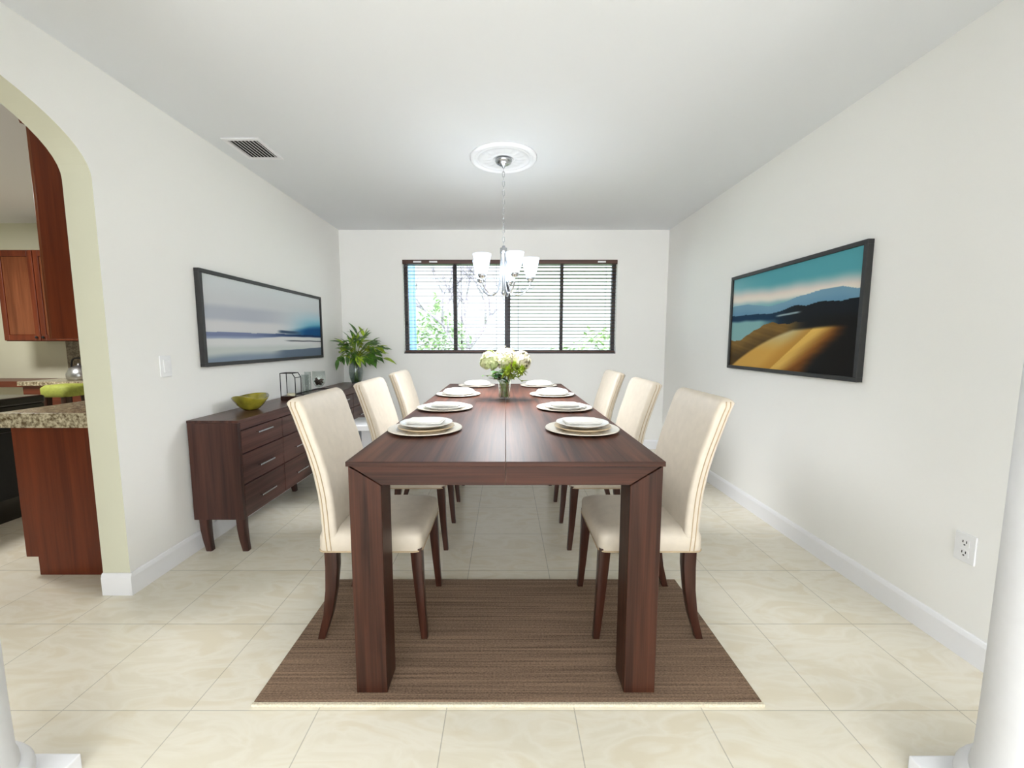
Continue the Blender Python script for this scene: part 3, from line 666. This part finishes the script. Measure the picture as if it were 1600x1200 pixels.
def painting(name, label, Y0, Y1, z0, z1, wallx, s, art, flip):
    t = thing(name, label, 'painting', (wallx, (Y0+Y1)/2, z0), 0)
    hy, hz = (Y1-Y0)/2, z1-z0; fw, dp = 0.024, 0.034
    bm = bmesh.new()
    X = lambda a, b: sorted((s*a, s*b))
    for (ya, yb, za, zb) in ((-hy, hy, 0, fw), (-hy, hy, hz-fw, hz), (-hy, -hy+fw, fw, hz-fw), (hy-fw, hy, fw, hz-fw)):
        box(bm, *X(0.001, dp), ya, yb, za, zb, bev=0.0015, seg=1)
    obj('frame', bm, M['frame'], t)
    bm = bmesh.new(); nu, nv = 280, 170; cols = []; G = []
    for j in range(nv+1):
        row = []
        for i in range(nu+1):
            u, v_ = i/nu, j/nv
            y = -hy+fw + (2*hy-2*fw)*u
            row.append(bm.verts.new((s*(dp-0.012), y, fw + (hz-2*fw)*v_))); cols.append(lin(art(1-u if flip else u, v_)))
        G.append(row)
    for j in range(nv):
        for i in range(nu): bm.faces.new((G[j][i], G[j][i+1], G[j+1][i+1], G[j+1][i]))
    o = obj('canvas', bm, M['art'], t)
    at = o.data.color_attributes.new('Col', 'FLOAT_COLOR', 'POINT')
    for k, c in enumerate(cols): at.data[k].color = c
painting('seascape_painting', 'framed grey and blue seascape painting above the sideboard', 2.50, 4.13, 1.10, 1.695, XL, 1, sea_art, False)
painting('dune_painting', 'framed golden sand dune painting on the right wall', 2.09, 3.325, 1.046, 1.762, XR, -1, dune_art, True)

# ------------------------------------------------------------------ switch and outlet
sw = thing('light_switch', 'white rocker light switch on the left wall beside the arch', 'light switch', (XL, 2.24, 1.12))
obj('cover_plate', bx(0.0005, 0.007, -0.037, 0.037, -0.058, 0.058, bev=0.002), M['plate_white'], sw)
obj('rocker', bx(0.0065, 0.0115, -0.017, 0.017, -0.034, 0.034, bev=0.0015), M['plate_white'], sw)
ou = thing('wall_outlet', 'white double power outlet low on the right wall', 'outlet', (XR, 1.553, 0.438))
obj('cover_plate', bx(-0.007, -0.0005, -0.037, 0.037, -0.058, 0.058, bev=0.002), M['plate_white'], ou)
for zc in (-0.021, 0.021):
    f = obj('socket', bx(-0.0085, -0.0065, -0.016, 0.016, zc-0.015, zc+0.015, bev=0.0008), M['plate_white'], ou)
    bm = bmesh.new()
    for yy in (-0.0065, 0.0065): box(bm, -0.0089, -0.0084, yy-0.0016, yy+0.0016, zc-0.001, zc+0.009)
    box(bm, -0.0089, -0.0084, -0.003, 0.003, zc-0.011, zc-0.006); obj('slots', bm, M['dark'], f)

# ------------------------------------------------------------------ sideboard
SX0, SX1, SY0, SY1, SZ0, SZ1 = -1.846, -1.552, 2.335, 4.62, 0.203, 0.80
sb = thing('sideboard', 'long dark wood sideboard with silver handled drawers along the left wall', 'sideboard', (0, 0, 0))
obj('top_panel', bx(SX0, SX1+0.006, SY0-0.004, SY1+0.004, SZ1-0.016, SZ1, bev=0.002), M['sb_y'], sb)
for y in (SY0, SY1-0.024): obj('side_panel', bx(SX0, SX1, y, y+0.024, SZ0, SZ1-0.0162, bev=0.0015), M['sb_z'], sb)
obj('carcass', bx(SX0, SX1-0.026, SY0+0.0245, SY1-0.0245, SZ0, SZ1-0.0165), M['dark'], sb)['label'] = 'inner case coloured dark as shade in the drawer gaps'  # dark colour carries the shade between the drawers
obj('top_rail', bx(SX1-0.025, SX1, SY0+0.0245, SY1-0.0245, 0.737, SZ1-0.0165, bev=0.001), M['sb_y'], sb)
ncol = 5; y0 = SY0+0.028; cw = (SY1-SY0-0.056)/ncol
rows = ((0.594, 0.730), (0.407, 0.587), (0.2035, 0.400))
for k in range(ncol):
    for (za, zb) in rows:
        d = obj('drawer', bx(SX1-0.0255, SX1-0.004, y0+k*cw+0.0035, y0+(k+1)*cw-0.0035, za, zb, bev=0.0015), M['sb_y'], sb)
        bm = bmesh.new(); yc = y0+(k+0.5)*cw; zc = zb - (0.034 if zb > 0.7 else (zb-za)*0.5 + 0.01)
        tube(bm, [(SX1-0.005, yc-0.07, zc), (SX1+0.014, yc-0.07, zc)], 0.0035, 6); tube(bm, [(SX1-0.005, yc+0.07, zc), (SX1+0.014, yc+0.07, zc)], 0.0035, 6)
        box(bm, SX1+0.012, SX1+0.019, yc-0.08, yc+0.08, zc-0.0045, zc+0.0045, bev=0.001); obj('handle', bm, M['steel'], d)['label'] = 'slim silver bar handle'
for (x, y) in ((SX1-0.03, SY0+0.03), (SX0+0.045, SY0+0.03), (SX1-0.03, 3.36), (SX0+0.045, 3.36), (SX1-0.03, SY1-0.03), (SX0+0.045, SY1-0.03)):
    bm = bmesh.new()
    loft(bm, [rrect(x+dx, y, z, h_, h_, 0.004, 2) for dx, z, h_ in ((0, SZ0+0.0005, 0.0235), (0.001, 0.14, 0.0225), (0.007, 0.07, 0.020), (0.018, 0.0, 0.017))]); obj('leg', bm, M['sb_z'], sb, 'auto')

# things on the sideboard
def wavy_bowl():
    bm = bmesh.new(); seg, rings = 64, []
    rim = lambda a: 0.092 + 0.012*cos(2*(a-1.2)) + 0.004*sin(3*a+0.8)
    prof = [(0.32, 0.0), (0.36, 0.0), (0.52, 0.14), (0.72, 0.40), (0.9, 0.74), (1.0, 0.97), (1.0, 1.0), (0.97, 1.0), (0.86, 0.76), (0.68, 0.43), (0.48, 0.19), (0.3, 0.09), (0.01, 0.07)]
    for r, z in prof: rings.append([(0.108*r*cos(a), 0.132*r*sin(a), z*rim(a)) for a in [2*pi*i/seg for i in range(seg)]])
    loft(bm, rings); return bm
o = tag(obj('decorative_bowl', wavy_bowl(), M['olive_glass'], None, True), 'olive green wavy rimmed bowl on the near end of the sideboard', 'bowl'); o.location = (-1.715, 2.73, SZ1); o.rotation_euler = (0, 0, 0.3)
ln = thing('wire_lantern', 'open black wire lantern on a dark wooden base on the sideboard', 'lantern', (-1.685, 3.2, SZ1))
obj('base', bx(-0.062, 0.062, -0.05, 0.05, 0, 0.034, bev=0.004), M['leg'], ln)
bm = bmesh.new()
for y in (-0.045, 0.045):
    P = [(-0.058, y, 0.03), (-0.058, y, 0.212), (0.036, y, 0.212), (0.056, y, 0.178), (0.056, y, 0.03)]
    for a, b in zip(P, P[1:]): tube(bm, [a, b], 0.0032, 6)
for x, z in ((-0.058, 0.212), (0.036, 0.212), (0.056, 0.178)): tube(bm, [(x, -0.045, z), (x, 0.045, z)], 0.0032, 6)
obj('wire_frame', bm, M['black_metal'], ln)
bm = bmesh.new(); lathe(bm, [(0.034, 0.034), (0.034, 0.05), (0.03, 0.052), (0.002, 0.052)], 20); obj('candle', bm, M['petal'], ln, 'auto')
tr = thing('tray', 'dark rectangular serving tray under the glasses on the sideboard', 'tray', (-1.685, 3.62, SZ1))
obj('tray_base', bx(-0.1, 0.1, -0.24, 0.24, 0, 0.008, bev=0.002), M['sb_y'], tr)
bm = bmesh.new()
for sx in (-1, 1): tube(bm, [(sx*0.097, -0.237, 0.014), (sx*0.097, 0.237, 0.014)], 0.006, 6)
for sy in (-1, 1): tube(bm, [(-0.097, sy*0.237, 0.014), (0.097, sy*0.237, 0.014)], 0.006, 6)
obj('rim', bm, M['black_metal'], tr)
def tumbler(x, y, r, h, label):
    g = obj('glass_tumbler', bmesh.new(), M['vase_glass'], None, True); bm = bmesh.new()
    lathe(bm, [(r*0.8, 0), (r*0.82, 0.002), (r, h), (r-0.0025, h), (r*0.78, 0.01), (0.002, 0.009)], 24); bm.to_mesh(g.data); bm.free()
    for p in g.data.polygons: p.use_smooth = True
    tag(g, label, 'glass', 'clear glasses on the sideboard tray'); g.location = (x, y, SZ1+0.0082)
tumbler(-1.70, 3.46, 0.03, 0.17, 'tall clear glass just behind the wire lantern')
tumbler(-1.735, 3.58, 0.028, 0.185, 'tall clear glass nearest the wall on the tray')
gb = thing('glass_goblet', 'stemmed glass goblet half filled with dark stones on the tray', 'goblet', (-1.675, 3.66, SZ1+0.0082))
bm = bmesh.new(); lathe(bm, [(0.036, 0), (0.036, 0.004), (0.012, 0.01), (0.007, 0.02), (0.008, 0.036), (0.03, 0.05), (0.05, 0.08), (0.056, 0.12), (0.053, 0.185), (0.051, 0.185), (0.0535, 0.12), (0.0475, 0.081), (0.028, 0.054), (0.002, 0.044)], 28); obj('vessel', bm, M['vase_glass'], gb, True)
bm = bmesh.new(); rg = random.Random(21)
for k in range(46):
    a, z = rg.uniform(0, 6.28), rg.uniform(0.064, 0.118); rmax = 0.019 if z < 0.075 else (0.03 if z < 0.09 else 0.038)
    ball(bm, (rmax*math.sqrt(rg.random())*cos(a), rmax*math.sqrt(rg.random())*sin(a), z), 0.0095, 7, 5, sz=0.8)
s = obj('stones', bm, M['stones'], gb, True); s['kind'] = 'stuff'

# corner vase with foliage
PX, PY = -1.632, 4.46
v = thing('glass_vase', 'grey glass vase on the far end of the sideboard in the corner', 'vase', (PX, PY, SZ1))
bm = bmesh.new(); lathe(bm, [(0.04, 0), (0.046, 0.003), (0.064, 0.06), (0.074, 0.13), (0.068, 0.19), (0.05, 0.245), (0.047, 0.27), (0.044, 0.27), (0.047, 0.245), (0.065, 0.19), (0.071, 0.13), (0.061, 0.06), (0.043, 0.014), (0.002, 0.012)], 32); obj('vessel', bm, M['smoke_glass'], v, True)
bm = bmesh.new(); lathe(bm, [(0.002, 0.0135), (0.042, 0.0155), (0.0595, 0.06), (0.068, 0.12), (0.002, 0.12)], 24); obj('water', bm, M['water'], v, True)
fb = thing('foliage_bouquet', 'bushy arrangement of green leaves in the corner vase', 'foliage', (PX, PY, SZ1))
rg = random.Random(33); sb_, lb, ll, fl = bmesh.new(), bmesh.new(), bmesh.new(), []
for k in range(46):
    a = rg.uniform(0, 2*pi); tx = 0.07 + rg.uniform(0.06, 0.24)*cos(a)*1.1; ty = 0.10*sin(a) - 0.03
    el = rg.random(); tz = 0.30 + 0.25*el*(1-0.6*abs(tx-0.07)/0.3) - (0.03 if el < 0.2 else 0)
    if PX+tx < -1.82: tx = -1.82-PX
    P = smooth_path([(rg.uniform(-0.02, 0.02), rg.uniform(-0.02, 0.02), 0.02), (tx*0.06, ty*0.06, 0.2), (tx*0.12, ty*0.2, 0.29), (tx*0.6, ty*0.7, 0.6*tz+0.14), (tx, ty, tz)], 4)
    tube(sb_, P, 0.0026, 5)
    d = (P[-1]-P[-4]).normalized()
    for m_ in range(3):
        dd = d + Vector((rg.uniform(-0.7, 0.7), rg.uniform(-0.6, 0.3), rg.uniform(-0.5, 0.6)))
        L_ = rg.uniform(0.08, 0.15); p = P[-1 - 2*m_]
        tip = p + dd.normalized()*L_
        if PX + tip.x < -1.845: dd.x = abs(dd.x)*0.3
        if PY + tip.y > 4.69: dd.y = -abs(dd.y)
        leaf(ll if rg.random() < 0.3 else lb, p, dd, (0, -0.5, 1), L_, L_*rg.uniform(0.22, 0.42), rg.uniform(0.15, 0.5), 0.25, 6)
for px_, pz_ in ((-0.17, 0.2), (0.22, 0.24), (-0.06, 0.25)):      # drooping leaves
    tube(sb_, smooth_path([(0, 0, 0.1), (px_*0.1, -0.005, 0.26), (px_*0.6, -0.03, 0.34), (px_, -0.05, pz_+0.07)], 4), 0.0026, 5)
    leaf(lb, (px_, -0.05, pz_+0.075), (px_*0.8, -0.2, -1), (0, -1, 0.2), 0.13, 0.045, 0.1, 0.25, 6)
obj('stems', sb_, M['stem'], fb, True); obj('leaves', lb, M['leaf'], fb, True); obj('lime_leaves', ll, M['leaf_lime'], fb, True)
for (x, y, z, r) in ((0.085, -0.11, 0.335, 0.04), (0.165, -0.09, 0.385, 0.045), (0.10, -0.1, 0.42, 0.04), (0.01, -0.1, 0.37, 0.036)):
    bm = bmesh.new()
    for k in range(60):
        b = math.acos(rg.uniform(-0.7, 1)); a = rg.uniform(0, 2*pi); n = Vector((sin(b)*cos(a), sin(b)*sin(a), cos(b)))
        leaf(bm, Vector((x, y, z)) + n*r*0.15, n, (0.3, 0.2, 1), r*rg.uniform(0.7, 1.0), r*0.3, 0.3, 0.3, 3)
    obj('blossom', bm, M['petal_lime'], fb, True)['label'] = 'yellow green blossom'

# small white side table between sideboard and chairs
wt = thing('side_table', 'white side table with a grey metal leg between sideboard and chairs', 'side table', (-1.10, 3.2, 0))
obj('table_top', bx(-0.13, 0.13, -0.17, 0.17, 0.585, 0.63, bev=0.008), M['white_lacquer'], wt)
for sx in (-1, 1):
    for sy in (-1, 1): obj('leg', bx(sx*0.11-0.012, sx*0.11+0.012, sy*0.15-0.012, sy*0.15+0.012, 0, 0.5845), M['grey_metal'], wt)
obj('back_panel', bx(-0.0975, 0.0975, 0.142, 0.156, 0.12, 0.5845), M['white_lacquer'], wt)

# ------------------------------------------------------------------ kitchen seen through the arch
ld = bpy.data.lights.new('kitchen_fill_light', 'AREA'); ld.shape = 'DISK'; ld.size = 0.5; ld.energy = 30; ld.color = (1.0, 0.98, 0.95)
lo = bpy.data.objects.new('kitchen_fill_light', ld); C.objects.link(lo); lo.location = (-4.3, 2.7, H-0.03)  # added unseen lamp that brightens the kitchen
bc = thing('base_cabinet', 'cherry wood base cabinet end panel under the granite counter', 'cabinet', (0, 0, 0))
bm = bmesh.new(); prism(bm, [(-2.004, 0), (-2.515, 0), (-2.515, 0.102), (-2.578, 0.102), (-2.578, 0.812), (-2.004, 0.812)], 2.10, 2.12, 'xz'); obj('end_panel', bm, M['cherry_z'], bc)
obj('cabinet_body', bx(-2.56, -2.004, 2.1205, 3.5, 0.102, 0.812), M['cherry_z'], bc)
obj('toe_kick', bx(-2.51, -2.004, 2.1205, 3.5, 0, 0.1015), M['dark'], bc)
for k in range(3): obj('door', bx(-2.58, -2.5605, 2.135+k*0.455, 2.575+k*0.455, 0.12, 0.8, bev=0.003), M['cherry_z'], bc)
tag(obj('granite_counter', bx(-2.615, -2.004, 2.07, 3.52, 0.8125, 0.89, bev=0.004), M['granite']), 'speckled tan granite countertop over the cherry end panel', 'countertop')
uc = thing('wall_cabinet', 'tall cherry wall cabinet whose plain side fills the arch', 'cabinet', (0, 0, 0))
obj('end_panel', bx(-2.312, -2.004, 2.10, 2.12, 1.268, 2.30, bev=0.001), M['cherry_z'], uc)
obj('cabinet_body', bx(-2.305, -2.004, 2.1205, 3.4, 1.268, 2.30), M['cherry_z'], uc)
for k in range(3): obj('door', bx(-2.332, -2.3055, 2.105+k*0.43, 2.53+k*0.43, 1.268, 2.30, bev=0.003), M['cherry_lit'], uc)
bm = bmesh.new(); prism(bm, [(-2.004, 2.3005), (-2.335, 2.3005), (-2.35, 2.345), (-2.004, 2.345)], 2.085, 3.4, 'xz'); obj('crown_moulding', bm, M['cherry_x'], uc)
fc = thing('far_cabinet', 'cherry wall cabinet with panelled doors on the far kitchen wall', 'cabinet', (0, 0, 0))
obj('cabinet_body', bx(-4.99, -3.9, 4.12, YK-0.001, 1.262, 2.15), M['cherry_x'], fc)
for k in range(2):
    xa = -4.985 + k*0.37; d = obj('door', bmesh.new(), M['cherry_z'], fc); bm = bmesh.new()
    for a in ((xa, xa+0.05, 1.268, 2.144), (xa+0.31, xa+0.36, 1.268, 2.144), (xa+0.05, xa+0.31, 1.268, 1.325), (xa+0.05, xa+0.31, 2.085, 2.144)): box(bm, a[0], a[1], 4.098, 4.1195, a[2], a[3], bev=0.003, seg=1)
    bm.to_mesh(d.data); bm.free()
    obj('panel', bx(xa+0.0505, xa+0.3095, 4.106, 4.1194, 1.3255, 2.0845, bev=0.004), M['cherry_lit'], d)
    bm = bmesh.new(); ball(bm, (xa+(0.335 if k == 0 else 0.03), 4.085, 1.30), 0.012, 10, 6); obj('knob', bm, M['dark'], d, True)
fb_ = thing('far_base_cabinet', 'cherry base cabinet with granite top on the far kitchen wall', 'cabinet', (0, 0, 0))
obj('cabinet_body', bx(-4.72, -3.9, 3.98, YK-0.001, 0, 0.83), M['cherry_x'], fb_)
obj('granite_top', bx(-4.74, -3.9, 3.95, YK-0.001, 0.8305, 0.87, bev=0.004), M['granite'], fb_)
tag(obj('backsplash', bx(-4.76, -3.9, YK-0.018, YK-0.0005, 0.8705, 1.2615), M['granite_dark']), 'brown granite backsplash under the far wall cabinet', 'backsplash')
kp = thing('kettle', 'steel kettle on the far kitchen counter', 'kettle', (-4.38, 4.2, 0.8702))
bm = bmesh.new(); lathe(bm, [(0.09, 0), (0.1, 0.01), (0.1, 0.06), (0.075, 0.12), (0.03, 0.14), (0.012, 0.15), (0.012, 0.165), (0.002, 0.168)], 24); obj('body', bm, M['silver'], kp, True)
bm = bmesh.new(); tube(bm, smooth_path([(-0.08, 0, 0.1), (-0.06, 0, 0.2), (0, 0, 0.22), (0.06, 0, 0.2), (0.08, 0, 0.1)], 5), 0.008, 8); obj('handle', bm, M['black_metal'], kp, True)
tag(obj('reflection_patch', bx(-4.44, -4.36, YK-0.023, YK-0.0182, 1.07, 1.22), M['plate_white']), 'pale patch put in as window reflection on the brown kitchen backsplash', 'reflection')  # pale plate in place of the window reflection on the granite
lg = thing('wall_desk', 'dark red wooden ledge along the far kitchen wall', 'ledge', (0, 0, 0))
obj('desk_top', bx(-6.3, -4.79, 4.1, YK-0.001, 0.80, 0.86, bev=0.004), M['cherry_x'], lg)
for x in (-6.25, -4.84): obj('bracket', bx(x, x+0.03, 4.2, YK-0.001, 0.6, 0.7995), M['cherry_z'], lg)
kr = thing('kitchen_range', 'black enamel kitchen range at the left edge inside the arch', 'range', (-3.80, 2.7, 0))
obj('body', bx(-0.32, 0.32, -0.36, 0.36, 0, 0.80, bev=0.004), M['black_gloss'], kr)
obj('cooktop', bx(-0.325, 0.33, -0.365, 0.365, 0.8005, 0.86, bev=0.015), M['black_gloss'], kr)
obj('oven_door', bx(0.3205, 0.335, -0.33, 0.33, 0.16, 0.68, bev=0.004), M['dark'], kr)
bm = bmesh.new(); tube(bm, [(0.365, -0.26, 0.64), (0.365, 0.26, 0.64)], 0.009, 8)
for y in (-0.24, 0.24): tube(bm, [(0.335, y, 0.64), (0.366, y, 0.64)], 0.006, 6)
obj('handle', bm, M['black_metal'], kr)
bs = thing('bar_stool', 'lime green cushioned stool with dark legs seen over the counter', 'stool', (-4.02, 3.72, 0))
bm = bmesh.new(); loft(bm, [rrect(0, 0, 0.765, 0.115, 0.115, 0.04), rrect(0, 0, 0.78, 0.125, 0.125, 0.05), rrect(0, 0, 0.845, 0.125, 0.125, 0.05), rrect(0, 0, 0.868, 0.105, 0.105, 0.05), rrect(0, 0, 0.872, 0.06, 0.06, 0.03)]); obj('seat', bm, M['lime_cloth'], bs, True)
for sx in (-1, 1):
    for sy in (-1, 1):
        bm = bmesh.new(); loft(bm, [rrect(sx*0.105, sy*0.105, 0, 0.014, 0.014, 0.003, 2), rrect(sx*0.085, sy*0.085, 0.764, 0.024, 0.024, 0.003, 2)]); obj('leg', bm, M['leg'], bs, 'auto')
bm = bmesh.new()
for a, b in (((-1, -1), (1, -1)), ((1, -1), (1, 1)), ((1, 1), (-1, 1)), ((-1, 1), (-1, -1))): tube(bm, [(a[0]*0.098, a[1]*0.098, 0.28), (b[0]*0.098, b[1]*0.098, 0.28)], 0.008, 6)
obj('footrest', bm, M['leg'], bs)
